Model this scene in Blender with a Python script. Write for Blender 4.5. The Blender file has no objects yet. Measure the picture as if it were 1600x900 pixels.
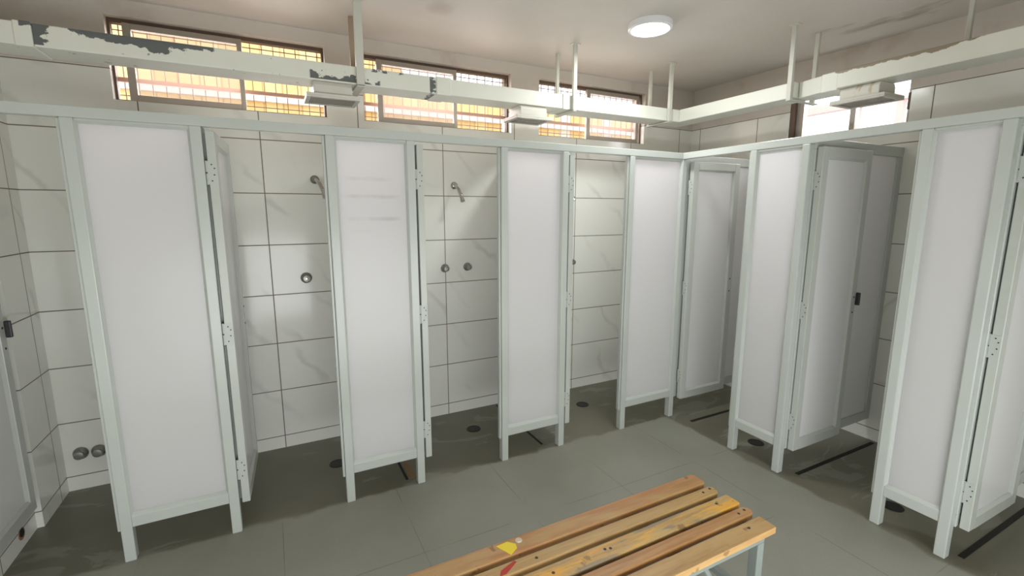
import bpy, bmesh, math, random
from mathutils import Vector, Matrix
random.seed(7)
C = bpy.context.scene.collection
PI = math.pi

# ------------------------------------------------------------------ camera, sky, lights, exposure
def setup_view():
    sc = bpy.context.scene
    cam = bpy.data.cameras.new('camera'); co = bpy.data.objects.new('camera', cam); C.objects.link(co)
    cam.sensor_width = 36.0; cam.lens = 729.664 / 1600 * 36; cam.clip_start = 0.02
    yaw, pitch = 0.474614, 0.163647
    fwd = Vector((math.sin(yaw)*math.cos(pitch), math.cos(yaw)*math.cos(pitch), -math.sin(pitch)))
    right = Vector((math.cos(yaw), -math.sin(yaw), 0)); up = right.cross(fwd)
    M = Matrix((right, up, -fwd)).transposed().to_4x4()
    M.translation = (0.27612, -2.47105, 1.57069)
    co.matrix_world = M
    sc.camera = co
    sc.view_settings.view_transform = 'Standard'; sc.view_settings.look = 'None'
    sc.view_settings.gamma = 1.0; sc.view_settings.use_curve_mapping = False
    sc.view_settings.exposure = 0.14
    sc.cycles.use_denoising = True
    sc.cycles.max_bounces = 10; sc.cycles.diffuse_bounces = 6
    w = bpy.data.worlds.new('sky'); sc.world = w; w.use_nodes = True
    bg = w.node_tree.nodes['Background']
    bg.inputs[0].default_value = (0.95, 0.97, 1.0, 1); bg.inputs[1].default_value = 2.0
setup_view()

def area_light(name, loc, rot, sx, sy, power, col, shape='RECTANGLE'):
    l = bpy.data.lights.new(name, 'AREA'); l.shape = shape; l.size = sx; l.size_y = sy
    l.energy = power; l.color = col
    o = bpy.data.objects.new(name, l); o.location = loc; o.rotation_euler = rot; C.objects.link(o)
    return o
# daylight falling through the window openings (one soft source just outside each opening)
for x in (0.12, 1.42, 2.75):
    l = area_light('window_daylight', (x, 1.02, 2.37), (math.radians(-64), 0, 0), 1.0, 0.38, 7.0, (1.0, 0.90, 0.91))
    l.data.spread = math.radians(118)
area_light('window_daylight', (4.35, -0.5, 2.55), (0, math.radians(84), 0), 0.5, 0.8, 22, (1.0, 0.95, 0.95))
# added low fill light behind the camera, in an opening made for it
area_light('rear_fill_light', (0.85, -3.02, 0.62), (math.radians(90), 0, 0), 3.2, 1.15, 34, (0.97, 1.0, 0.97))
# lamp light of the round ceiling lamp
area_light('ceiling_lamp_light', (2.37, -0.19, 2.615), (0, 0, 0), 0.2, 0.2, 12, (0.97, 1.0, 0.98), 'DISK')

# ------------------------------------------------------------------ materials
def lin(r, g, b):
    f = lambda c: (c/255/12.92) if c/255 <= 0.04045 else ((c/255+0.055)/1.055)**2.4
    return (f(r), f(g), f(b), 1)
class NT:
    def __init__(s, name):
        s.m = bpy.data.materials.new(name); s.m.use_nodes = True
        s.t = s.m.node_tree; s.b = s.t.nodes['Principled BSDF']
    def n(s, kind, **k):
        x = s.t.nodes.new(kind)
        for a, v in k.items(): setattr(x, a, v)
        return x
    def put(s, sock, v):
        if isinstance(v, bpy.types.NodeSocket): s.t.links.new(v, sock)
        elif isinstance(v, tuple) and len(v) == 4 and sock.type == 'VECTOR': sock.default_value = v[:3]
        else: sock.default_value = v
    def ma(s, op, a, b=0.0, c=None, clamp=False):
        x = s.n('ShaderNodeMath', operation=op); x.use_clamp = clamp
        s.put(x.inputs[0], a); s.put(x.inputs[1], b)
        if c is not None: s.put(x.inputs[2], c)
        return x.outputs[0]
    def mix(s, f, a, b):
        x = s.n('ShaderNodeMix', data_type='RGBA')
        s.put(x.inputs[0], f); s.put(x.inputs[6], a); s.put(x.inputs[7], b)
        return x.outputs[2]
    def pos(s):
        g = s.n('ShaderNodeNewGeometry'); sp = s.n('ShaderNodeSeparateXYZ')
        s.t.links.new(g.outputs['Position'], sp.inputs[0])
        return g.outputs['Position'], sp.outputs[0], sp.outputs[1], sp.outputs[2]
    def objpos(s):
        g = s.n('ShaderNodeTexCoord'); return g.outputs['Object']
    def xyz(s, a, b, c):
        x = s.n('ShaderNodeCombineXYZ'); s.put(x.inputs[0], a); s.put(x.inputs[1], b); s.put(x.inputs[2], c); return x.outputs[0]
    def noise(s, vec, scale, detail=3, rough=0.5, dist=0.0, fac=True):
        x = s.n('ShaderNodeTexNoise'); s.put(x.inputs['Vector'], vec)
        x.inputs['Scale'].default_value = scale; x.inputs['Detail'].default_value = detail
        x.inputs['Roughness'].default_value = rough; x.inputs['Distortion'].default_value = dist
        return x.outputs[0]
    def ramp(s, v, a, b):                       # smooth 0..1 between a and b
        x = s.n('ShaderNodeMapRange', interpolation_type='SMOOTHSTEP')
        s.put(x.inputs[0], v); s.put(x.inputs[1], a); s.put(x.inputs[2], b); x.inputs[3].default_value = 0; x.inputs[4].default_value = 1
        return x.outputs[0]
    def scale(s, vec, t):
        x = s.n('ShaderNodeVectorMath', operation='MULTIPLY'); s.put(x.inputs[0], vec); x.inputs[1].default_value = t; return x.outputs[0]
    def bump(s, h, strength=0.2, dist=0.01):
        x = s.n('ShaderNodeBump'); x.inputs['Strength'].default_value = strength; x.inputs['Distance'].default_value = dist
        s.put(x.inputs['Height'], h); s.t.links.new(x.outputs[0], s.b.inputs['Normal'])
    def fin(s, col=None, rough=None, metal=0.0, spec=0.5):
        if col is not None: s.put(s.b.inputs['Base Color'], col)
        if rough is not None: s.put(s.b.inputs['Roughness'], rough)
        s.b.inputs['Metallic'].default_value = metal
        s.b.inputs['Specular IOR Level'].default_value = spec
        return s.m

def paint(name, col, rough=0.4, dirt=0.12, chips=False, spec=0.5):
    n = NT(name); P = n.objpos()
    a = n.noise(P, 3.0, 4); c = n.mix(n.ma('MULTIPLY', n.ramp(a, 0.35, 0.8), dirt), col, (col[0]*.55, col[1]*.53, col[2]*.48, 1))
    f = n.noise(n.scale(P, (60, 60, 4)), 1.0, 2)
    c = n.mix(n.ma('MULTIPLY', f, 0.06), c, (col[0]*.6, col[1]*.6, col[2]*.6, 1))
    if chips:
        k = n.ramp(n.noise(P, 26.0, 2), 0.735, 0.75)
        c = n.mix(k, c, lin(110, 112, 105))
    n.bump(f, 0.06, 0.004)
    return n.fin(c, rough, spec=spec)
def plain(name, col, rough=0.4, metal=0.0, var=0.08, scale=8.0):
    n = NT(name); P = n.objpos()
    a = n.noise(P, scale, 3)
    c = n.mix(n.ma('MULTIPLY', a, var*2), col, (col[0]*.5, col[1]*.5, col[2]*.5, 1))
    return n.fin(c, rough, metal)

def tile_wall(name, axis, u0):
    n = NT(name); P, x, y, z = n.pos()
    u = x if axis == 'x' else y
    tu = n.ma('DIVIDE', n.ma('SUBTRACT', u, u0), 0.577); tz = n.ma('DIVIDE', n.ma('SUBTRACT', z, 0.085), 0.3185)
    fu = n.ma('FRACT', tu); fz = n.ma('FRACT', tz)
    du = n.ma('MULTIPLY', n.ma('MINIMUM', fu, n.ma('SUBTRACT', 1.0, fu)), 0.577)
    dz = n.ma('MULTIPLY', n.ma('MINIMUM', fz, n.ma('SUBTRACT', 1.0, fz)), 0.3185)
    d = n.ma('MINIMUM', du, dz)
    g = n.ma('SUBTRACT', 1.0, n.ramp(d, 0.0021, 0.0037))
    tid = n.xyz(n.ma('FLOOR', tu), n.ma('FLOOR', tz), 0.0)
    wn = n.n('ShaderNodeTexWhiteNoise'); n.put(wn.inputs['Vector'], tid)
    off = n.scale(wn.outputs['Color'], (7, 7, 7))
    va = n.n('ShaderNodeVectorMath', operation='ADD'); n.put(va.inputs[0], P); n.put(va.inputs[1], off)
    v = va.outputs[0]
    # faint slanted marble veins
    dis = n.noise(v, 3.0, 4)
    sgn = 1.0
    k = n.ma('ADD', n.ma('MULTIPLY', u, 2.6), n.ma('MULTIPLY', z, 2.2))
    k = n.ma('ADD', k, n.ma('MULTIPLY', dis, 1.1)); k = n.ma('ADD', k, n.ma('MULTIPLY', wn.outputs['Value'], 9.0))
    w = n.ma('ABSOLUTE', n.ma('SUBTRACT', n.ma('FRACT', k), 0.5))
    vein = n.ma('SUBTRACT', 1.0, n.ramp(w, 0.0, 0.11))
    vein = n.ma('MULTIPLY', vein, n.ramp(n.noise(v, 2.6, 2), 0.45, 0.7))
    base = n.mix(n.ma('MULTIPLY', n.noise(v, 1.6, 3), 0.5), lin(236, 237, 230), lin(222, 222, 213))
    base = n.mix(n.ma('MULTIPLY', vein, 0.24), base, lin(150, 148, 142))
    col = n.mix(n.ma('MULTIPLY', g, 0.9), base, lin(104, 88, 74))
    above = n.ramp(z, 2.318, 2.320)
    pl = n.mix(n.ramp(n.noise(P, 5.0, 5), 0.5, 0.8), lin(206, 199, 190), lin(188, 178, 166))
    col = n.mix(above, col, pl)
    r = n.ma('ADD', n.ma('MULTIPLY', g, 0.5), 0.15)
    r = n.ma('MAXIMUM', r, n.ma('MULTIPLY', above, 0.6))
    n.bump(n.ma('SUBTRACT', 1.0, n.ma('MULTIPLY', g, n.ma('SUBTRACT', 1.0, above))), 0.35, 0.002)
    return n.fin(col, r)

def floor_mat():
    n = NT('grey_floor_tile'); P, x, y, z = n.pos()
    fx = n.ma('FRACT', n.ma('DIVIDE', n.ma('SUBTRACT', x, 0.22), 0.585)); fy = n.ma('FRACT', n.ma('DIVIDE', n.ma('SUBTRACT', y, 0.02), 0.575))
    dx = n.ma('MINIMUM', fx, n.ma('SUBTRACT', 1.0, fx)); dy = n.ma('MINIMUM', fy, n.ma('SUBTRACT', 1.0, fy))
    g = n.ma('SUBTRACT', 1.0, n.ramp(n.ma('MULTIPLY', n.ma('MINIMUM', dx, dy), 0.58), 0.0012, 0.0028))
    b = n.mix(n.ramp(n.noise(P, 1.7, 4), 0.3, 0.75), lin(150, 150, 139), lin(138, 138, 126))
    b = n.mix(n.ma('MULTIPLY', n.noise(P, 90.0, 2), 0.25), b, lin(110, 110, 100))
    b = n.mix(n.ma('MULTIPLY', n.ma('MULTIPLY', g, n.ramp(n.noise(P, 2.3, 3), 0.35, 0.6)), 0.6), b, lin(92, 88, 78))
    # damp, dark shower floor beyond the two screen rows, with a ragged wet edge
    e = n.ma('MULTIPLY', n.ma('SUBTRACT', n.noise(P, 5.0, 5), 0.5), 0.13)
    s1 = n.ramp(n.ma('ADD', y, e), -0.005, 0.03); s2 = n.ramp(n.ma('ADD', x, e), 2.87, 2.905)
    wet = n.ma('MAXIMUM', s1, s2)
    scum = n.ramp(n.noise(n.scale(P, (1.0, 2.4, 1.0)), 1.7, 6, 0.62, 0.8), 0.565, 0.60)
    dk = n.mix(n.ramp(n.noise(P, 2.0, 4), 0.3, 0.7), lin(118, 115, 100), lin(106, 103, 88))
    dk = n.mix(n.ma('MULTIPLY', scum, 0.42), dk, lin(152, 151, 142))
    c = n.mix(wet, b, dk)
    r = n.ma('SUBTRACT', 0.46, n.ma('MULTIPLY', wet, 0.10))
    return n.fin(c, r)

def ceiling_mat():
    n = NT('ceiling_paint'); P, x, y, z = n.pos()
    b = n.mix(n.ramp(n.noise(P, 1.2, 4), 0.3, 0.8), lin(208, 202, 196), lin(196, 189, 180))
    # mould blotches along the right hand side and one dark smudge
    q = n.ma('SUBTRACT', n.ma('ADD', x, n.ma('MULTIPLY', y, 0.32)), 3.27)
    band = n.ma('SUBTRACT', 1.0, n.ramp(n.ma('ABSOLUTE', q), 0.02, 0.20))
    m = n.ma('MULTIPLY', n.ma('MULTIPLY', band, n.ma('MULTIPLY', n.ramp(y, -1.7, -1.1), n.ma('SUBTRACT', 1.0, n.ramp(y, -0.75, -0.4)))), n.ramp(n.noise(n.scale(P, (3.0, 1.0, 1.0)), 3.2, 5), 0.50, 0.66))
    c = n.mix(n.ma('MULTIPLY', m, 0.6), b, lin(120, 106, 84))
    dx = n.ma('SUBTRACT', x, 1.2); dy = n.ma('SUBTRACT', y, 0.17)
    r2 = n.ma('SQRT', n.ma('ADD', n.ma('MULTIPLY', dx, dx), n.ma('MULTIPLY', dy, dy)))
    r2 = n.ma('ADD', r2, n.ma('MULTIPLY', n.noise(P, 9.0, 4), 0.12))
    c = n.mix(n.ma('MULTIPLY', n.ma('SUBTRACT', 1.0, n.ramp(r2, 0.08, 0.17)), 0.35), c, lin(140, 126, 112))
    return n.fin(c, 0.6)

def duct_mat(name, side):
    n = NT(name); P, x, y, z = n.pos()
    base = lin(226, 227, 217)
    b = n.mix(n.ramp(n.noise(P, 2.0, 4), 0.4, 0.8), base, lin(212, 212, 200))
    no = n.noise(P, 14.0, 6, 0.65); no2 = n.noise(n.scale(P, (1, 1, 2)), 4.0, 3)
    if side == 'back':
        lx = n.ma('MULTIPLY', n.ramp(x, -0.60, -0.57), n.ma('SUBTRACT', 1.0, n.ramp(x, 0.06, 0.14)))
        no3 = n.noise(n.scale(P, (1.0, 1.0, 1.6)), 11.0, 5, 0.6); no4 = n.noise(n.scale(P, (1, 1, .5)), 3.2, 2)
        h = n.ma('ADD', n.ma('MULTIPLY', n.ma('SUBTRACT', no4, 0.40), 0.20), n.ma('MULTIPLY', n.ma('SUBTRACT', no3, 0.5), 0.11))
        top = n.ma('MULTIPLY', n.ramp(n.ma('SUBTRACT', h, n.ma('SUBTRACT', 2.343, z)), -0.001, 0.0015), n.ramp(lx, 0.4, 0.6))
        blk = n.ma('MULTIPLY', n.ma('MULTIPLY', n.ramp(x, -0.549, -0.546), n.ma('SUBTRACT', 1.0, n.ramp(n.ma('ADD', x, n.ma('MULTIPLY', n.ma('SUBTRACT', no3, 0.5), 0.14)), -0.510, -0.505))), n.ramp(z, 2.258, 2.262))
        top = n.ma('MAXIMUM', top, blk)
        bx = n.ma('MULTIPLY', n.ramp(x, 0.49, 0.55), n.ma('SUBTRACT', 1.0, n.ramp(x, 0.84, 0.92)))
        bz = n.ma('SUBTRACT', 1.0, n.ramp(n.ma('ADD', z, n.ma('MULTIPLY', n.ma('SUBTRACT', no3, 0.5), 0.16)), 2.286, 2.289))
        bot = n.ma('MULTIPLY', n.ma('MULTIPLY', n.ramp(bx, 0.4, 0.6), bz), n.ramp(z, 2.256, 2.260))
        tx = n.ma('MULTIPLY', n.ramp(x, 0.6, 0.66), n.ma('SUBTRACT', 1.0, n.ramp(x, 1.0, 1.05)))
        t2 = n.ma('MULTIPLY', n.ma('MULTIPLY', tx, n.ramp(z, 2.325, 2.327)), n.ramp(no, 0.54, 0.56))
        ex = n.ma('SUBTRACT', 1.0, n.ramp(x, -0.66, -0.655))
        t3 = n.ma('MULTIPLY', n.ma('MULTIPLY', ex, n.ramp(z, 2.28, 2.285)), n.ramp(no, 0.47, 0.49))
        cx = n.ma('SUBTRACT', 1.0, n.ramp(n.ma('ABSOLUTE', n.ma('SUBTRACT', x, 1.185)), 0.016, 0.02))
        t4 = n.ma('MULTIPLY', cx, n.ramp(no, 0.47, 0.49))
        k = n.ma('MAXIMUM', n.ma('MAXIMUM', top, bot), n.ma('MAXIMUM', n.ma('MAXIMUM', t2, t3), t4))
        sp = n.ma('MULTIPLY', n.ramp(n.noise(P, 22.0, 2), 0.70, 0.72), n.ma('SUBTRACT', 1.0, n.ramp(x, 0.5, 0.9)))
        k = n.ma('MAXIMUM', k, n.ma('MULTIPLY', sp, 0.7))
        c = n.mix(k, b, lin(98, 102, 101))
    else:
        yy = n.ma('MULTIPLY', n.ma('SUBTRACT', 1.0, n.ramp(y, -0.86, -0.8)), n.ramp(y, -1.5, -1.3))
        h = n.ma('MULTIPLY', n.ma('MULTIPLY', yy, n.ramp(no2, 0.42, 0.62)), 0.012)
        k = n.ramp(n.ma('ADD', z, n.ma('MULTIPLY', n.ma('SUBTRACT', no, 0.5), 0.045)), n.ma('SUBTRACT', 2.337, h), n.ma('SUBTRACT', 2.340, h))
        c = n.mix(n.ma('MULTIPLY', n.ma('MULTIPLY', k, n.ramp(yy, 0.1, 0.3)), 0.85), b, lin(120, 100, 70))
    return n.fin(c, 0.42)

def wood_mat(name, c1, c2, c3, seed, patch=None):
    n = NT(name); P = n.objpos()
    o = n.n('ShaderNodeVectorMath', operation='ADD'); n.put(o.inputs[0], P); o.inputs[1].default_value = (seed*3.1, seed*1.7, seed)
    v = o.outputs[0]
    gr = n.noise(n.scale(v, (4, 70, 70)), 1.0, 5, 0.65, 0.5)
    bl = n.noise(n.scale(v, (3.0, 9, 9)), 1.0, 4)
    c = n.mix(n.ramp(gr, 0.3, 0.7), c1, c2)
    c = n.mix(n.ramp(bl, 0.45, 0.68), c, c3)
    dk = n.noise(n.scale(v, (2.0, 26, 26)), 1.0, 5, 0.65)
    c = n.mix(n.ma('MULTIPLY', n.ramp(dk, 0.54, 0.72), 0.55), c, (c1[0]*.42, c1[1]*.36, c1[2]*.34, 1))
    if patch:
        pb = n.noise(n.scale(v, (2.2, 16, 16)), 1.0, 5, 0.6)
        c = n.mix(n.ma('MULTIPLY', n.ramp(pb, 0.50, 0.55), 0.85), c, patch[0])
        c = n.mix(n.ma('MULTIPLY', n.ma('SUBTRACT', 1.0, n.ramp(pb, 0.40, 0.46)), 0.85), c, patch[1])
    st = n.ramp(n.noise(v, 16.0, 3), 0.67, 0.72)
    c = n.mix(n.ma('MULTIPLY', st, 0.6), c, (c1[0]*.3, c1[1]*.25, c1[2]*.2, 1))
    n.bump(gr, 0.15, 0.003)
    return n.fin(c, 0.42)

def emit(name, col, s):
    n = NT(name); n.b.inputs['Emission Color'].default_value = col; n.b.inputs['Emission Strength'].default_value = s
    return n.fin(col, 0.5)
def glass_mat(name, haze, col):
    n = NT(name); n.fin(col, 0.08)
    tr = n.n('ShaderNodeBsdfTransparent'); mx = n.n('ShaderNodeMixShader'); mx.inputs[0].default_value = haze
    out = [x for x in n.t.nodes if x.type == 'OUTPUT_MATERIAL'][0]
    n.t.links.new(tr.outputs[0], mx.inputs[1]); n.t.links.new(n.b.outputs[0], mx.inputs[2]); n.t.links.new(mx.outputs[0], out.inputs[0])
    return n.m
def fence_mat():
    n = NT('yellow_board_paint'); P, x, y, z = n.pos()
    t = n.ma('DIVIDE', x, 0.155); f = n.ma('FRACT', t)
    gap = n.ramp(n.ma('ABSOLUTE', n.ma('SUBTRACT', f, 0.5)), 0.44, 0.48)
    wn = n.n('ShaderNodeTexWhiteNoise'); n.put(wn.inputs['Vector'], n.xyz(n.ma('FLOOR', t), 0.0, 0.0))
    c = n.mix(wn.outputs['Value'], lin(250, 228, 168), lin(238, 196, 128))
    c = n.mix(n.ramp(wn.outputs['Value'], 0.8, 0.82), c, lin(246, 240, 226))
    c = n.mix(n.ma('MULTIPLY', gap, 0.5), c, lin(170, 120, 80))
    return n.fin(c, 0.6)

M = {}
M['frame'] = paint('frame_gloss_paint', lin(191, 196, 191), 0.26, 0.10)
M['door_frame'] = paint('door_gloss_paint', lin(190, 194, 188), 0.28, 0.12)
def panel_mat(name, trans, smears=()):
    n = NT(name); P = n.objpos(); sp = n.n('ShaderNodeSeparateXYZ'); n.t.links.new(P, sp.inputs[0]); z = sp.outputs[2]; x = sp.outputs[0]
    c = n.mix(n.ma('MULTIPLY', n.noise(P, 2.5, 4), 0.10), lin(236, 236, 236), lin(208, 207, 204))
    for zz, x0, x1, a in smears:
        b = n.ma('SUBTRACT', 1.0, n.ramp(n.ma('ABSOLUTE', n.ma('SUBTRACT', n.ma('ADD', z, n.ma('MULTIPLY', n.noise(n.scale(P, (3, 3, 0.2)), 2.0, 3), 0.01)), zz)), 0.004, 0.013))
        b = n.ma('MULTIPLY', b, n.ma('MULTIPLY', n.ramp(x, x0, x0+.05), n.ma('SUBTRACT', 1.0, n.ramp(x, x1-.06, x1))))
        c = n.mix(n.ma('MULTIPLY', n.ma('MULTIPLY', b, n.ramp(n.noise(n.scale(P, (1, 1, .2)), 9.0, 3), 0.3, 0.6)), a), c, lin(150, 142, 146))
    n.fin(c, 0.24)
    tr = n.n('ShaderNodeBsdfTranslucent'); n.put(tr.inputs[0], n.mix(0.12, lin(246, 244, 248), c))
    mx = n.n('ShaderNodeMixShader'); mx.inputs[0].default_value = trans
    out = [q for q in n.t.nodes if q.type == 'OUTPUT_MATERIAL'][0]
    n.t.links.new(n.b.outputs[0], mx.inputs[1]); n.t.links.new(tr.outputs[0], mx.inputs[2]); n.t.links.new(mx.outputs[0], out.inputs[0])
    return n.m
M['panel'] = panel_mat('white_panel_sheet', 0.46)
M['panel_smeared'] = panel_mat('smeared_panel_sheet', 0.46, ((1.735, -.15, .12, .2), (1.648, -.17, .15, .34), (1.535, -.16, .15, .36), (1.475, -.13, -.0, .18)))
M['panel_door'] = panel_mat('white_door_sheet', 0.16)
M['tile_x'] = tile_wall('white_marble_tile_back', 'x', 0.262)
M['tile_y'] = tile_wall('white_marble_tile_side', 'y', -1.0)
M['floor'] = floor_mat(); M['ceiling'] = ceiling_mat()
M['duct_back'] = duct_mat('peeling_duct_paint', 'back'); M['duct_side'] = duct_mat('stained_duct_paint', 'side')
M['hanger'] = paint('hanger_paint', lin(204, 204, 194), 0.45, 0.25)
M['hanger_dark'] = paint('hanger_worn_paint', lin(160, 142, 122), 0.5, 0.4)
M['alu'] = plain('window_aluminium', lin(176, 168, 158), 0.42, 0.35)
M['win_dark'] = plain('dark_window_frame', lin(104, 84, 72), 0.55)
M['grille'] = plain('window_grille_metal', lin(150, 118, 96), 0.5)
M['bar'] = plain('window_bar_paint', lin(200, 160, 140), 0.5)
M['glass'] = glass_mat('clear_glass', 0.05, (.9, .9, .9, 1))
M['frosted'] = glass_mat('hazy_glass', 0.24, lin(246, 236, 234))
M['fence'] = fence_mat()
M['white_out'] = plain('outdoor_white_paint', lin(246, 240, 238), 0.5)
M['ground'] = plain('outdoor_concrete', lin(150, 146, 138), 0.8)
M['pink_out'] = plain('outdoor_pink_paint', lin(236, 208, 204), 0.5)
M['chrome'] = plain('worn_chrome', lin(206, 204, 198), 0.2, 1.0, 0.25, 40)
M['chrome_dull'] = plain('tarnished_chrome', lin(160, 159, 153), 0.36, 0.75, 0.3, 40)
M['dark'] = plain('black_plastic', lin(26, 24, 30), 0.4)
M['screw'] = plain('dark_screw', lin(62, 56, 50), 0.5, 0.4)
M['hinge'] = plain('painted_hinge', lin(190, 194, 188), 0.35)
M['hinge_gap'] = plain('hinge_dark_gap', lin(60, 52, 46), 0.6)
M['drain'] = plain('black_drain_rubber', lin(24, 23, 22), 0.45)
M['slot'] = plain('dark_floor_gap', lin(26, 25, 21), 0.7)
M['fixture'] = plain('fixture_enamel', lin(214, 212, 202), 0.4, 0, 0.15)
def rusty():
    n = NT('rust_stained_enamel'); P = n.objpos()
    k = n.ramp(n.noise(n.scale(P, (22, 6, 9)), 1.0, 3), 0.54, 0.64)
    return n.fin(n.mix(n.ma('MULTIPLY', k, 0.55), lin(214, 212, 202), lin(168, 138, 100)), 0.45)
M['fixture_rusty'] = rusty()
M['fixture_lens'] = plain('fixture_lens', lin(120, 108, 100), 0.25)
M['rust'] = plain('rust_marks', lin(150, 118, 84), 0.7)
M['lamp_rim'] = plain('lamp_rim_plastic', lin(232, 232, 236), 0.35, 0, 0.03)
M['lamp'] = emit('lamp_diffuser', (1.0, 1.0, 0.99, 1), 9.0)
M['steel'] = paint('bench_frame_paint', lin(136, 144, 140), 0.45, 0.4)
M['yellow'] = plain('yellow_tape', lin(246, 218, 40), 0.45, 0, 0.05)
M['red'] = plain('red_paint', lin(188, 44, 26), 0.5, 0, 0.1)
M['white_blob'] = plain('white_gum', lin(216, 200, 184), 0.5)
M['tan'] = plain('broken_tile_edge', lin(150, 120, 92), 0.7, 0, 0.3, 30)
W = [wood_mat('orange_brown_slat_wood', lin(190, 140, 88), lin(172, 118, 68), lin(186, 152, 100), 1),
     wood_mat('tan_slat_wood', lin(196, 162, 106), lin(178, 142, 88), lin(184, 156, 108), 2),
     wood_mat('yellow_worn_slat_wood', lin(206, 164, 96), lin(190, 150, 84), lin(196, 170, 116), 3, (lin(236, 176, 66), lin(146, 134, 112))),
     wood_mat('brown_slat_wood', lin(192, 146, 92), lin(172, 122, 72), lin(196, 164, 118), 4),
     wood_mat('pale_brown_slat_wood', lin(196, 158, 104), lin(180, 140, 88), lin(198, 164, 110), 5)]

# ------------------------------------------------------------------ mesh helpers
class MB:
    def __init__(s): s.bm = bmesh.new()
    def hexa(s, pts):
        v = [s.bm.verts.new(p) for p in pts]
        for f in ((3, 2, 1, 0), (4, 5, 6, 7), (0, 1, 5, 4), (1, 2, 6, 5), (2, 3, 7, 6), (3, 0, 4, 7)): s.bm.faces.new([v[i] for i in f])
        return s
    def box(s, x0, x1, y0, y1, z0, z1):
        x0, x1 = sorted((x0, x1)); y0, y1 = sorted((y0, y1)); z0, z1 = sorted((z0, z1))
        return s.hexa([(x0, y0, z0), (x1, y0, z0), (x1, y1, z0), (x0, y1, z0), (x0, y0, z1), (x1, y0, z1), (x1, y1, z1), (x0, y1, z1)])
    def prism(s, poly, f):                      # poly: 2-D outline; f(u, v, t) -> point, t = 0 or 1
        a = [s.bm.verts.new(f(u, v, 0)) for u, v in poly]; b = [s.bm.verts.new(f(u, v, 1)) for u, v in poly]
        n = len(poly)
        for i in range(n): s.bm.faces.new((a[i], a[(i+1) % n], b[(i+1) % n], b[i]))
        s.bm.faces.new(a[::-1]); s.bm.faces.new(b)
        return s
    def lathe(s, prof, o, ax, seg=24):          # prof: (distance along axis, radius)
        ax = Vector(ax).normalized(); t = Vector((0, 0, 1)) if abs(ax.z) < .9 else Vector((1, 0, 0))
        e1 = ax.cross(t).normalized(); e2 = ax.cross(e1); o = Vector(o); rings = []
        for d, r in prof:
            if r < 1e-6: rings.append([s.bm.verts.new(o + ax*d)])
            else: rings.append([s.bm.verts.new(o + ax*d + (e1*math.cos(2*PI*i/seg) + e2*math.sin(2*PI*i/seg))*r) for i in range(seg)])
        for A, B in zip(rings, rings[1:]):
            for i in range(seg):
                j = (i+1) % seg
                q = [A[i % len(A)], A[j % len(A)], B[j % len(B)], B[i % len(B)]]
                u = []
                for w in q:
                    if w not in u: u.append(w)
                if len(u) > 2: s.bm.faces.new(u)
        for R in (rings[0], rings[-1]):
            if len(R) > 2: s.bm.faces.new(R)
        return s
    def tube(s, pts, r, seg=12):
        pts = [Vector(p) for p in pts]; rings = []
        for i, p in enumerate(pts):
            d = (pts[min(i+1, len(pts)-1)] - pts[max(i-1, 0)]).normalized()
            t = Vector((0, 0, 1)) if abs(d.z) < .95 else Vector((1, 0, 0))
            e1 = d.cross(t).normalized(); e2 = d.cross(e1)
            rr = r[i] if isinstance(r, (list, tuple)) else r
            rings.append([s.bm.verts.new(p + (e1*math.cos(2*PI*k/seg) + e2*math.sin(2*PI*k/seg))*rr) for k in range(seg)])
        for A, B in zip(rings, rings[1:]):
            for k in range(seg): s.bm.faces.new((A[k], A[(k+1) % seg], B[(k+1) % seg], B[k]))
        s.bm.faces.new(rings[0][::-1]); s.bm.faces.new(rings[-1])
        return s
    def build(s, name, mat, parent=None, bevel=0.0, smooth=False, local=False, label=None):
        bmesh.ops.recalc_face_normals(s.bm, faces=s.bm.faces)
        if parent is not None and not local:
            r = parent; off = Vector((0, 0, 0))
            while r is not None: off += r.location; r = r.parent
            for v in s.bm.verts: v.co -= off
        me = bpy.data.meshes.new(name); s.bm.to_mesh(me); s.bm.free()
        me.materials.append(mat)
        if smooth:
            for p in me.polygons: p.use_smooth = True
        o = bpy.data.objects.new(name, me); C.objects.link(o)
        if parent is not None: o.parent = parent
        if bevel:
            m = o.modifiers.new('bevel', 'BEVEL'); m.width = bevel; m.segments = 2; m.limit_method = 'ANGLE'
        if smooth and not bevel:
            m = o.modifiers.new('edges', 'EDGE_SPLIT'); m.split_angle = math.radians(40)
        if label: o['label'] = label
        return o
def thing(name, label, cat, loc, rz=0.0, group=None):
    o = bpy.data.objects.new(name, None); C.objects.link(o); o.empty_display_size = 0.05
    o.location = loc; o.rotation_euler = (0, 0, rz); o['label'] = label; o['category'] = cat
    if group: o['group'] = group
    return o
def tag(o, label, cat, group=None):
    o['label'] = label; o['category'] = cat
    if group: o['group'] = group
    return o
def struct(o): o['kind'] = 'structure'; return o
def copy_tree(o, parent=None):
    c = o.copy(); C.objects.link(c)
    if parent is not None: c.parent = parent
    for ch in list(o.children): copy_tree(ch, c)
    return c

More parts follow.
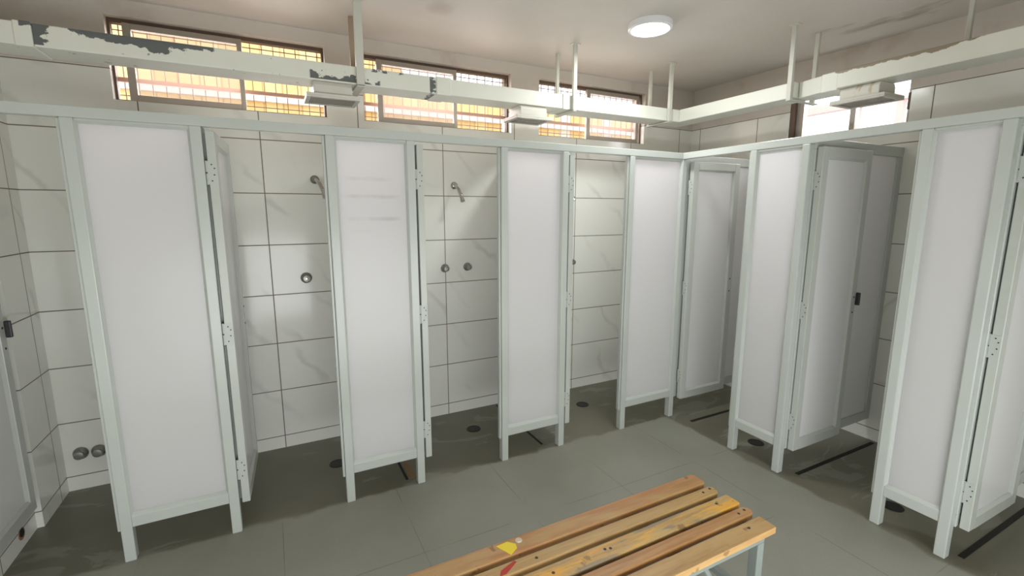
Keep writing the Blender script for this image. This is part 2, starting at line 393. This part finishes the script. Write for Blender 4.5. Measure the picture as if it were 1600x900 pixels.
# ------------------------------------------------------------------ the room shell
D, ZC, XL, XR, YF = 0.832, 2.665, -0.875, 3.88, -2.9
struct(MB().box(XL-.2, XR+.2, YF-.2, D+.2, -0.12, 0.0).build('floor', M['floor']))
struct(MB().box(XL-.2, XR+.2, YF-.2, D+.2, ZC, ZC+.12).build('ceiling', M['ceiling']))
def wall_with_holes(name, mat, axis, a0, a1, t0, t1, holes):
    mb = MB(); A = sorted({a0, a1} | {h[0] for h in holes} | {h[1] for h in holes}); Z = sorted({0.0, ZC} | {h[2] for h in holes} | {h[3] for h in holes})
    for i in range(len(A)-1):
        for j in range(len(Z)-1):
            ca, cz = (A[i]+A[i+1])/2, (Z[j]+Z[j+1])/2
            if any(h[0] < ca < h[1] and h[2] < cz < h[3] for h in holes): continue
            if axis == 'x': mb.box(A[i], A[i+1], t0, t1, Z[j], Z[j+1])
            else: mb.box(t0, t1, A[i], A[i+1], Z[j], Z[j+1])
    bmesh.ops.remove_doubles(mb.bm, verts=mb.bm.verts, dist=1e-5)
    seen = {}; mb.bm.verts.index_update()
    for f in list(mb.bm.faces):                 # drop the faces shared by two neighbouring blocks
        k = tuple(sorted(v.index for v in f.verts))
        if k in seen: seen[k].append(f)
        else: seen[k] = [f]
    bmesh.ops.delete(mb.bm, geom=[f for fs in seen.values() if len(fs) > 1 for f in fs], context='FACES_ONLY')
    return struct(mb.build(name, mat))
WZ0, WZ1 = 2.158, 2.583
WB = [(-0.415, 0.655), (0.882, 1.966), (2.210, 3.293)]
wall_with_holes('wall_back', M['tile_x'], 'x', XL-.2, XR+.2, D, D+.16, [(a, b, WZ0, WZ1) for a, b in WB])
wall_with_holes('wall_right', M['tile_y'], 'y', YF, D, XR, XR+.16, [(-0.885, -0.115, 2.08, 2.46)])
mb = MB().box(XL-.15, XL, YF, 0.5, 0, ZC).box(XL-.15, -0.848, 0.5, D, 0, ZC)
struct(mb.build('wall_left', M['tile_y']))
wall_with_holes('wall_front', M['tile_x'], 'x', XL-.2, XR+.2, YF-.16, YF, [(-0.80, 2.50, 0.0, 1.25)])  # unseen wall; its low opening is made up to hold the fill light

# windows of the back wall: dark outer frame, an aluminium sash, security mesh outside
def back_window(nm, a, b, s0, s1, dark_left):
    y0, y1 = D+.05, D+.09
    mb = MB(); t = 0.022
    mb.box(a, b, y0, y1, WZ1-t, WZ1).box(a, b, y0, y1, WZ0, WZ0+.012).box(a, a+.012, y0, y1, WZ0+.012, WZ1-t).box(b-.012, b, y0, y1, WZ0+.012, WZ1-t)
    f = struct(mb.build(nm, M['win_dark']))
    # sash
    mb = MB(); ys0, ys1 = D+.035, D+.062; w = 0.036; z0, z1 = WZ0+.006, WZ1-.020
    mb.box(s0, s0+w, ys0, ys1, z0, z1).box(s1-.026, s1, ys0, ys1, z0, z1)
    mb.box(s0+w, s1-.026, ys0, ys1, z0, z0+.034).box(s0+w, s1-.026, ys0, ys1, z1-.030, z1)
    sa = mb.build('window_sash', M['alu'], f, bevel=.002)
    MB().box(s0+w, s1-.026, ys0+.010, ys0+.014, z0+.034, z1-.030).build('window_pane', M['frosted'], sa)
    # mesh grille on the outside
    mb = MB(); n = int((b-a)/0.066)
    for i in range(n+1):
        x = a + (b-a)*(i+.5)/(n+1); mb.box(x-.0022, x+.0022, D+.128, D+.1325, WZ0+.002, WZ1-.002)
    for i in range(5):
        z = WZ0 + .05 + i*.085; mb.box(a+.002, b-.002, D+.1325, D+.137, z-.0022, z+.0022)
    mb.build('window_grille', M['grille'], f)
    MB().box(a+.001, b-.001, D+.105, D+.125, WZ0+.118, WZ0+.140).build('window_bar', M['bar'], f)
    return f
back_window('window_1', WB[0][0], WB[0][1], -0.350, 0.205, True)
back_window('window_2', WB[1][0], WB[1][1], 0.980, 1.545, False)
back_window('window_3', WB[2][0], WB[2][1], 2.690, 3.250, False)
# right wall window
mb = MB(); xa, xb = XR+.03, XR+.075
mb.box(xa, xb, -0.885, -0.115, 2.08, 2.11).box(xa, xb, -0.885, -0.115, 2.425, 2.46).box(xa, xb, -0.20, -0.115, 2.11, 2.425).box(xa, xb, -0.885, -0.860, 2.11, 2.425).box(xa, xb, -0.56, -0.525, 2.11, 2.425)
f4 = struct(mb.build('window_4', M['alu'], bevel=.003))
mb = MB().box(XR+.005, XR+.028, -0.150, -0.118, 2.082, 2.456).build('window_track', M['win_dark'], f4)
MB().box(XR+.048, XR+.052, -0.525, -0.20, 2.11, 2.425).build('window_pane', M['glass'], f4)
MB().box(XR+.048, XR+.052, -0.860, -0.56, 2.11, 2.425).build('window_pane', M['glass'], f4)
MB().box(XR+.004, XR+.029, -0.884, -0.868, 2.20, 2.30).build('window_latch', M['win_dark'], f4, bevel=.002)

# ------------------------------------------------------------------ outside
fz = thing('board_fence', 'yellow boarded screen outside behind the mesh windows', 'fence', (1.7, 2.4, 0))
MB().prism([(-2.4, 0), (5.2, 0), (5.2, 2.76), (3.2, 2.86), (1.6, 2.88), (1.2, 3.4), (-2.4, 3.4)], lambda u, v, t: (u, 2.4+t*.05, v)).build('board_panel', M['fence'], fz)
MB().box(-2.4, 5.2, 2.36, 2.40, 2.52, 2.58).build('fence_rail', M['white_out'], fz)
MB().box(-2.4, 5.2, 2.37, 2.40, 2.92-.14, 2.80).build('fence_rail', M['pink_out'], fz)
v = thing('porch_frame', 'white porch frame of posts and beam outside the right window', 'porch', (6.0, 0.4, 0))
MB().box(5.9, 6.0, -1.6, 3.4, 2.66, 2.74).build('beam', M['pink_out'], v)
for y in (-0.75, -.1, 0.10, 0.50, 1.25, 1.95):
    MB().box(5.92, 5.99, y-.03, y+.03, 0, 2.66).build('post', M['pink_out'], v)
struct(MB().box(-6, 9, D+.16, 7, -0.14, -0.02).box(XR+.16, 9, -6, D+.16, -0.14, -0.02).build('ground', M['ground']))

# ------------------------------------------------------------------ header rails, fixed screens, partitions
HB, HT = 1.930, 1.973
rl = thing('header_rail', 'long grey-white painted beam above the screens along the back row', 'rail', (1.0, 0, HB))
MB().box(-0.8478, 2.948, 0.0, 0.045, HB, HT).build('beam', M['frame'], rl, bevel=.003)
rr = thing('header_rail', 'long grey-white painted beam above the screens along the right row', 'rail', (2.92, -1.7, HB))
MB().box(2.900, 2.948, YF+.002, -0.002, HB, HT).build('beam', M['frame'], rr, bevel=.003)

def map_row(row):                               # (along, depth, z): along runs left-to-right in the picture, depth runs into the stall
    if row == 'back': return lambda u, d, z: (u, d, z)
    return lambda u, d, z: (2.900 + d, -u, z)
def rbox(mb, f, u0, u1, d0, d1, z0, z1):
    a = f(u0, d0, z0); b = f(u1, d1, z1); mb.box(a[0], b[0], a[1], b[1], a[2], b[2]); return mb
PW, PD = 0.043, 0.046
def screen(row, u0, u1, label, sheet='panel'):
    f = map_row(row); c = f((u0+u1)/2, PD/2, 0)
    t = thing('fixed_screen', label, 'partition screen', c, 0, 'fixed front screens of the shower stalls')
    zb = 0.163
    for a, b in ((u0, u0+PW), (u1-PW, u1)):
        rbox(MB(), f, a, b, 0, PD, 0, HB).build('leg_post', M['frame'], t, bevel=.004)
    ia, ib = u0+PW, u1-PW
    # bottom rail with a sloping upper edge
    prof = [(0.004, zb), (PD-.004, zb), (PD-.004, zb+.055), (0.018, zb+.066), (0.004, zb+.050)]
    MB().prism(prof, lambda d, z, k: f(ia + (ib-ia)*k, d, z)).build('bottom_rail', M['frame'], t, bevel=.002)
    rbox(MB(), f, ia, ib, 0.006, PD-.004, HB-.011, HB).build('top_rail', M['frame'], t, bevel=.002)
    rbox(MB(), f, ia, ib, 0.019, 0.029, zb+.050, HB-.010).build('panel', M[sheet], t)
    mb = MB()
    for a, s in ((ia, 1), (ib, -1)):
        mb.prism([(0, .003), (0, .019), (s*.009, .019)], lambda u, d, k, a=a: f(a+u, d, zb+.056 + (HB-.011-zb-.056)*k))
    mb.prism([(.006, 0), (.019, 0), (.019, -.008)], lambda d, z, k: f(ia + (ib-ia)*k, d, HB-.011+z))
    mb.build('glazing_bead', M['frame'], t)
    rbox(MB(), f, u0-.013, u0-.0005, .012, .038, 0.150, HB-.002).build('stop_strip', M['frame'], t, bevel=.003)
    return t
screen('back', -0.420, 0.042, 'wide white fixed screen nearest the left wall in the back row')
screen('back', 0.540, 0.976, 'white fixed screen with faint horizontal smears, second from the left wall', 'panel_smeared')
screen('back', 1.478, 1.941, 'white fixed screen between the two-knob stall and the corner-side stall of the back row')
screen('back', 2.427, 2.948, 'white fixed screen ending at the corner post of the two rows')
screen('right', 0.528, 0.884, 'narrow white fixed screen in the right row next to the corner')
screen('right', 1.375, 1.681, 'narrow white fixed screen in the right row nearest the camera')

def partition(row, u, d0, d1, label):
    f = map_row(row); t = thing('stall_partition', label, 'partition', f(u, (d0+d1)/2, 0.15), 0, 'partitions between the stalls')
    h = 0.016
    rbox(MB(), f, u-h, u+h, d0, d1, 1.905, 1.965).build('top_rail', M['frame'], t, bevel=.003)
    rbox(MB(), f, u-h, u+h, d0, d1, 0.150, 0.210).build('bottom_rail', M['frame'], t, bevel=.003)
    rbox(MB(), f, u-h, u+h, d0, d0+.04, 0.210, 1.905).build('stile', M['frame'], t, bevel=.003)
    rbox(MB(), f, u-h, u+h, d1-.055, d1, 0.210, 1.905).build('stile', M['frame'], t, bevel=.003)
    rbox(MB(), f, u-.005, u+.005, d0+.038, d1-.053, 0.208, 1.907).build('panel', M['panel_door'], t)
    return t
DB, DR = D-.001, XR-2.900-.001
partition('back', 0.034, PD+.001, DB, 'partition running back from the wide screen nearest the left wall')
partition('back', 0.968, PD+.001, DB, 'partition running back from the second screen of the back row')
partition('back', 1.932, PD+.001, DB, 'partition running back from the third screen of the back row')
partition('right', -0.026, PD+.004, DR, 'partition running from the corner post to the right wall')
partition('right', 0.871, PD+.001, DR, 'partition behind the open door with the black handle')
partition('right', 1.671, PD+.001, DR, 'partition behind the open door at the right edge')

# ------------------------------------------------------------------ stall doors (local: hinge at x = 0, leaf along +x, seen face at y = -0.035)
def make_door():
    t = thing('stall_door', '', 'door', (0, 0, 0), 0, 'white stall doors')
    Wd, T, z0, z1, s = 0.485, 0.035, 0.150, 1.915, 0.052
    B = lambda *a: MB().box(*a)
    B(0, s, -T, 0, z0, z1).build('stile', M['door_frame'], t, bevel=.003, local=True)
    B(Wd-s, Wd, -T, 0, z0, z1).build('stile', M['door_frame'], t, bevel=.003, local=True)
    B(s, Wd-s, -T, 0, z1-.055, z1).build('top_rail', M['door_frame'], t, bevel=.002, local=True)
    MB().prism([(-T, z0), (0, z0), (0, z0+.055), (-.012, z0+.068), (-T+.012, z0+.068), (-T, z0+.055)], lambda y, z, k: (s + (Wd-2*s)*k, y, z)).build('bottom_rail', M['door_frame'], t, local=True)
    B(s-.002, Wd-s+.002, -.021, -.013, z0+.05, z1-.05).build('panel', M['panel_door'], t, local=True)
    mb = MB()
    for y, q in ((-T+.003, -.021), (-.003, -.013)):
        for a, sg in ((s, 1), (Wd-s, -1)):
            mb.prism([(0, y), (0, q), (sg*.012, q)], lambda u, d, k, a=a: (a+u, d, z0+.068 + (z1-.055-z0-.068)*k))
        mb.prism([(y, 0), (q, 0), (q, -.012)], lambda d, z, k: (s + (Wd-2*s)*k, d, z1-.055+z))
    mb.build('glazing_bead', M['door_frame'], t, local=True)
    for z in (0.325, 1.005, 1.735):
        h = MB().lathe([(-.052, .0048), (-.003, .0048)], (.005, .006, z), (0, 0, 1), 12).lathe([(.003, .0048), (.052, .0048)], (.005, .006, z), (0, 0, 1), 12)
        h.box(-.0015, .001, -.031, .003, z-.05, z+.05)
        ho = h.build('hinge', M['hinge'], t, local=True)
        for sy, sz in ((-.012, -.034), (-.022, -.008), (-.014, .036), (-.024, .020)):
            MB().lathe([(0, .0032), (.0008, .003), (.0009, 0)], (-.0014, sy, z+sz), (-1, 0, 0), 8).build('screw', M['screw'], ho, local=True)
        MB().lathe([(-.055, .004), (.055, .004)], (.005, .006, z), (0, 0, 1), 10).build('hinge_pin', M['hinge_gap'], ho, local=True)
    for z in (0.955, 1.05):
        MB().lathe([(0, .006), (.002, .005)], (Wd-.024, -T, z), (0, -1, 0), 10).build('screw', M['screw'], t, local=True)
    return t
def handle(t):
    MB().box(0.477, 0.492, -.058, -.0345, 1.000, 1.078).build('handle', M['dark'], t, bevel=.004, local=True, label='black plastic pull handle')
d0 = make_door()
def hang(o, x, y, deg, label):
    o.location = (x, y, 0); o.rotation_euler = (0, 0, math.radians(deg)); o['label'] = label
hang(copy_tree(d0), 0.9870, 0.006, 90, 'stall door seen edge-on beside the second screen of the back row')
hang(copy_tree(d0), 1.9520, 0.006, 90, 'stall door seen edge-on beside the third screen of the back row')
hang(copy_tree(d0), 2.966, -0.012, 0, 'white stall door swung open in the corner of the two rows')
a = copy_tree(d0); handle(a)
hang(a, 2.958, -0.893, 0, 'open white stall door with a black handle in the right row')
a = copy_tree(d0)
hang(a, 2.958, -1.694, -1.0, 'open white stall door cut off by the right edge of the photo')
a = copy_tree(d0); handle(a)
hang(a, -0.866, -0.065, 90, 'white stall door folded back against the left wall')
hang(d0, 0.0535, 0.006, 87, 'open stall door between the left screen and the single-knob shower')

# ------------------------------------------------------------------ overhead trunking with hangers
Z0, Z1 = 2.252, 2.343
tb = thing('overhead_trunking', 'white boxed trunking with peeling grey patches hung along the back windows', 'trunking', (1.2, 0.41, Z0))
def seg(nm, x0, x1, y0, y1, z0, z1, m, p, bev=.004): return MB().box(x0, x1, y0, y1, z0, z1).build(nm, m, p, bevel=bev)
for x0, x1 in ((-0.847, -0.606), (-0.548, 1.206), (1.298, 2.090), (2.131, 3.335)):
    seg('trunking_section', x0, x1, 0.312, 0.500, Z0, Z1, M['duct_back'], tb)
for x0, x1 in ((-0.606, -0.548), (1.206, 1.298), (2.090, 2.131)):
    seg('collar', x0, x1, 0.306, 0.504, Z0-.004, Z1+.004, M['duct_back'], tb)
for x in (0.772, 2.170, 3.045):
    w = 0.021 if x < 1 else 0.014
    seg('hanger', x-w, x+w, 0.283, 0.305, Z0-.012, ZC, M['hanger'], tb, .002)
    seg('hanger', x-w*.8+.004, x+w*.8+.004, 0.506, 0.526, Z0-.004, ZC, M['hanger_dark'] if x < 1 else M['hanger'], tb, .002)
    seg('hanger_strap', x-w, x+w, 0.283, 0.526, Z0-.016, Z0-.005, M['hanger'], tb, .002)
    seg('ceiling_plate', x-.03, x+.03, 0.275, 0.313, ZC-.004, ZC, M['hanger'], tb, .0)
ts = thing('overhead_trunking', 'white boxed trunking with brown-stained top edge hung along the right row', 'trunking', (3.25, -1.5, Z0))
seg('trunking_section', 3.165, 3.335, -0.592, 0.309, Z0, Z1, M['duct_side'], ts)
MB().hexa([(3.178, -0.745, Z0-.004), (3.345, -0.745, Z0-.004), (3.345, -0.600, Z0-.004), (3.205, -0.600, Z0-.004), (3.178, -0.745, Z1-.002), (3.345, -0.745, Z1-.002), (3.345, -0.600, Z1-.002), (3.205, -0.600, Z1-.002)]).build('trunking_section', M['duct_side'], ts, bevel=.003)
seg('collar', 3.174, 3.348, -0.835, -0.746, Z0-.008, Z1+.002, M['duct_side'], ts)
seg('trunking_section', 3.165, 3.335, YF+.002, -0.836, Z0-.002, Z1, M['duct_side'], ts)
seg('hanger', 3.138, 3.158, -0.590, -0.562, Z0-.012, ZC, M['hanger'], ts, .002)
seg('hanger', 3.400, 3.420, -0.572, -0.546, Z0-.012, ZC, M['hanger'], ts, .002)
seg('hanger_strap', 3.138, 3.420, -0.590, -0.562, Z0-.018, Z0-.012, M['hanger'], ts, .0)
seg('ceiling_plate', 3.125, 3.17, -0.605, -0.548, ZC-.004, ZC, M['hanger'], ts, .0)
seg('hanger', 3.34, 3.36, -1.33, -1.31, Z0, ZC, M['hanger'], ts, .002)

# small luminaires fixed under the trunking
def fixture(label, loc, rz, marks=False):
    t = thing('trunking_light', label, 'light fixture', loc, rz, 'small lights fixed under the trunking')
    # loc = centre of the top of the body
    b, h = 0.098, 0.066
    mb = MB(); y0, y1 = -.075, .085
    mb.prism([(y0+.012, 0), (y1-.012, 0), (y1, -.020), (y1, -h), (y0, -h), (y0, -.020)], lambda y, z, k: (-b + 2*b*k, y, z))
    body = mb.build('housing', M['fixture_rusty' if marks else 'fixture'], t, bevel=.003, local=True)
    fl, q = 0.136, 0.022
    mb = MB().box(-fl, fl, y0-.022, y1+.022, -h-.012, -h).box(-fl, -fl+q, y0-.022, y1+.022, -h-.022, -h-.012).box(fl-q, fl, y0-.022, y1+.022, -h-.022, -h-.012)
    mb.box(-fl+q, fl-q, y0-.022, y0, -h-.022, -h-.012).box(-fl+q, fl-q, y1, y1+.022, -h-.022, -h-.012)
    mb.build('flange', M['fixture'], t, bevel=.002, local=True)
    MB().box(-fl+q, fl-q, y0, y1, -h-.018, -h-.012).build('lens', M['fixture_lens'], t, local=True)
    return t
fixture('small white light under the trunking by the dark peeling paint', (0.632, 0.395, Z0-.001), 0)
fixture('small white light under the trunking between the middle and right mesh windows', (1.872, 0.395, Z0-.001), 0)
fixture('small white light with rusty marks under the right-hand trunking', (3.262, -0.945, Z0-.003), -PI/2, True)

# round ceiling lamp
t = thing('ceiling_lamp', 'round white glowing lamp mounted on the ceiling', 'lamp', (2.37, -0.19, ZC))
MB().lathe([(0, .128), (.030, .128), (.036, .122), (.036, .112), (.030, .110)], (2.37, -0.19, ZC), (0, 0, -1), 48).build('rim', M['lamp_rim'], t, smooth=True)
MB().lathe([(.028, .1115), (.033, .11), (.040, .08), (.043, .0)], (2.37, -0.19, ZC), (0, 0, -1), 48).build('diffuser', M['lamp'], t, smooth=True)

# ------------------------------------------------------------------ shower fittings on the back wall
def shower(x, z, bend, label, m, mf):
    t = thing('wall_shower', label, 'shower', (x, D, z), 0, 'shower arms on the back wall')
    MB().lathe([(0, .026), (.004, .027), (.012, .022), (.020, .012)], (x, D, z), (0, -1, 0), 24).build('wall_flange', mf, t, smooth=True)
    e = (x+bend, D-.125, z-.112)
    MB().tube([(x, D-.006, z), (x+bend*.15, D-.030, z-.004), (x+bend*.5, D-.070, z-.030), (x+bend*.8, D-.105, z-.072)], .012).build('arm', m, t, smooth=True)
    d = Vector((bend*.25, -.030, -.055)).normalized(); o = Vector((x+bend*.8, D-.105, z-.070))
    MB().lathe([(-.006, .013), (0, .0145), (.004, .012), (.012, .013), (.045, .0165), (.052, .0165), (.053, .012)], o, d, 20).build('nozzle', m, t, smooth=True)
    return t
shower(0.552, 1.768, 0.045, 'shower arm with dark wall flange beside the second screen', M['chrome'], M['chrome_dull'])
shower(1.497, 1.753, 0.015, 'chrome shower arm above the pair of knobs', M['chrome'], M['chrome'])
shower(2.425, 1.768, 0.045, 'shower arm mostly hidden behind the third screen', M['chrome'], M['chrome'])
def knob(x, z, label, r=.031):
    t = thing('shower_valve', label, 'valve knob', (x, D, z), 0, 'valve knobs on the back wall')
    MB().lathe([(0, r), (.004, r), (.010, r*.72), (.018, r*.60)], (x, D, z), (0, -1, 0), 24).build('escutcheon', M['chrome_dull'], t, smooth=True)
    mb = MB().lathe([(.016, r*.50), (.024, r*.66), (.045, r*.72), (.054, r*.60), (.057, 0)], (x, D, z), (0, -1, 0), 10)
    k = mb.build('knob', M['chrome_dull'], t, smooth=True)
    MB().lathe([(.0565, r*.26), (.060, r*.22), (.061, 0)], (x, D, z), (0, -1, 0), 12).build('cap', M['chrome'], k, smooth=True)
knob(0.462, 1.140, 'single shower knob on the tiles left of the second screen', .035)
knob(1.410, 1.150, 'left knob of the pair under the middle shower arm')
knob(1.589, 1.152, 'right knob of the pair under the middle shower arm')
knob(2.535, 1.142, 'shower knob half hidden behind the third screen')
def low_knob(x, z, label):
    t = thing('low_tap', label, 'tap', (x, D, z), 0, 'low taps in the left stall')
    MB().lathe([(0, .034), (.006, .036), (.020, .030), (.026, .020)], (x, D, z), (0, -1, 0), 24).build('escutcheon', M['chrome_dull'], t, smooth=True)
    MB().lathe([(.024, .022), (.034, .026), (.044, .022), (.048, 0)], (x, D, z), (0, -1, 0), 20).build('knob', M['chrome_dull'], t, smooth=True)
low_knob(-0.772, 0.218, 'low round tap nearest the left back corner')
low_knob(-0.692, 0.214, 'low round tap partly hidden by the wide left screen')
# pipe hole at the foot of the left wall
t = thing('pipe_hole', 'dark rust-edged pipe hole at the foot of the left wall', 'pipe hole', (XL, 0.350, 0.07))
MB().lathe([(0, .030), (.002, .030), (.0025, .020)], (XL, 0.350, 0.070), (1, 0, 0), 16).build('rust_ring', M['rust'], t)
MB().lathe([(.0015, .022), (.0032, .021), (.0033, 0)], (XL, 0.350, 0.074), (1, 0, 0), 16).build('pipe_end', M['drain'], t)

# ------------------------------------------------------------------ floor drains and channels
def drain(x, y, label):
    t = thing('floor_drain', label, 'drain', (x, y, 0), 0, 'round black floor drains')
    MB().lathe([(0, .052), (.003, .050), (.004, .044), (.002, .043)], (x, y, 0), (0, 0, 1), 28).build('rim', M['drain'], t)
    mb = MB().lathe([(0.0002, .0435), (.0018, .0435), (.0022, .02), (.0022, 0)], (x, y, 0), (0, 0, 1), 28)
    mb.build('cover', M['drain'], t)
drain(0.545, 0.453, 'round black drain beside the second screen, below the single-knob shower')
drain(1.488, 0.500, 'round black drain in the stall with the knob pair')
drain(2.451, 0.495, 'round black drain in the stall left of the corner screen')
drain(3.134, -0.575, 'round black drain under the narrow screen next to the corner')
drain(3.145, -1.370, 'round black drain under the narrow screen nearest the camera')
def channel(x0, x1, y0, y1, label):
    o = MB().box(x0, x1, y0, y1, 0.0, 0.0025).build('floor_channel', M['slot'], None)
    tag(o, label, 'floor slot', 'dark slots in the shower floor')
channel(0.880, 0.894, 0.075, 0.80, 'dark floor slot under the second screen, beside a broken tile edge')
channel(1.808, 1.822, 0.075, 0.80, 'dark floor slot under the third screen of the back row')
channel(2.998, 3.845, -0.148, -0.124, 'dark floor slot in front of the corner stall door')
channel(2.996, 3.845, -0.955, -0.931, 'dark floor slot in front of the door with the black handle')
channel(2.985, 3.845, -1.722, -1.698, 'dark floor slot at the right edge of the photo')
o = MB().prism([(0.902, .085), (0.928, .075), (0.948, .10), (0.940, .16), (0.952, .22), (0.925, .26), (0.908, .25)], lambda x, y, k: (x, y, .003*k)).build('tile_fragment', M['tan'])
tag(o, 'broken brown tile piece on the floor under the second screen', 'tile piece')

# ------------------------------------------------------------------ slatted bench
ZB, TH = 0.420, 0.026
bench = thing('slatted_bench', 'wooden slatted bench on a grey steel frame', 'bench', (1.0, -1.335, 0))
slats = [(-1.212, -1.137), (-1.286, -1.236), (-1.376, -1.309), (-1.441, -1.393), (-1.533, -1.462)]
X0, X1 = 0.12, 1.862
sl = []
for i, (a, b) in enumerate(slats):
    xe = X1 + (0.0, -0.004, 0.004, 0.004, -0.004)[i]; c = (0.010, 0.014, 0.006, 0.016, 0.004)[i]
    mb = MB().prism([(X0, a), (xe-c, a), (xe, a+c), (xe, b-c), (xe-c, b), (X0, b)], lambda x, y, k: (x, y, ZB-TH+TH*k))
    o = mb.build('slat', W[i], bench, bevel=.004); sl.append(o)
def screwhead(x, y, p): MB().lathe([(0, .006), (.001, .0055), (.0012, .002)], (x, y, ZB-.0003), (0, 0, 1), 10).build('screw', M['screw'], p)
for i, x, y in ((1, 1.79, -1.258), (1, 1.835, -1.252), (2, 1.775, -1.335), (3, 1.80, -1.417), (3, 1.838, -1.412), (4, 1.76, -1.490), (1, 0.99, -1.262), (2, 1.005, -1.344), (2, 1.22, -1.335), (2, 1.24, -1.340), (3, 1.02, -1.42), (0, 1.44, -1.175)):
    if (i, x) != (0, 1.44): screwhead(x, y, sl[i])
MB().prism([(0.892, -1.152), (0.936, -1.149), (0.958, -1.172), (0.953, -1.192), (0.920, -1.2115)], lambda x, y, k: (x, y, ZB+.0012*k)).build('yellow_tape', M['yellow'], sl[0], label='scrap of bright yellow tape')
MB().prism([(0.858, -1.2600), (0.916, -1.2400), (0.922, -1.248), (0.868, -1.2800), (0.845, -1.2800)], lambda x, y, k: (x, y, ZB+.0006*k)).build('red_paint_mark', M['red'], sl[1], label='red paint smear')
MB().lathe([(0, .013), (.003, .011), (.004, 0)], (0.976, -1.160, ZB-.0003), (0, 0, 1), 14).build('gum_spot', M['white_blob'], sl[0], label='pale gum spot')
ZF = ZB-TH
tf = 0.036
for nm, q in (('end_rail', (1.786, 1.822, -1.515, -1.155)), ('end_rail', (0.20, 0.236, -1.515, -1.155)), ('cross_rail', (1.440, 1.470, -1.479, -1.191)), ('cross_rail', (0.80, 0.83, -1.479, -1.191)),
              ('side_rail', (0.236, 1.786, -1.515, -1.479)), ('side_rail', (0.236, 1.786, -1.191, -1.155)), ('centre_rail', (0.236, 1.786, -1.400, -1.372))):
    MB().box(q[0], q[1], q[2], q[3], ZF-.036, ZF-.0005).build(nm, M['steel'], bench, bevel=.003)
for x in (1.786, 0.20):
    for y in (-1.515, -1.191):
        MB().box(x, x+tf, y, y+tf, 0, ZF-.0365).build('leg', M['steel'], bench, bevel=.003)
    MB().box(x+.004, x+.032, -1.479, -1.191, 0.10, 0.128).build('stretcher', M['steel'], bench, bevel=.003)
for y in (-1.511,):
    MB().tube([(1.52, y+.012, ZF-.037), (1.60, y+.012, 0.23), (1.80, y+.012, 0.115)], .011, 8).build('brace', M['steel'], bench)
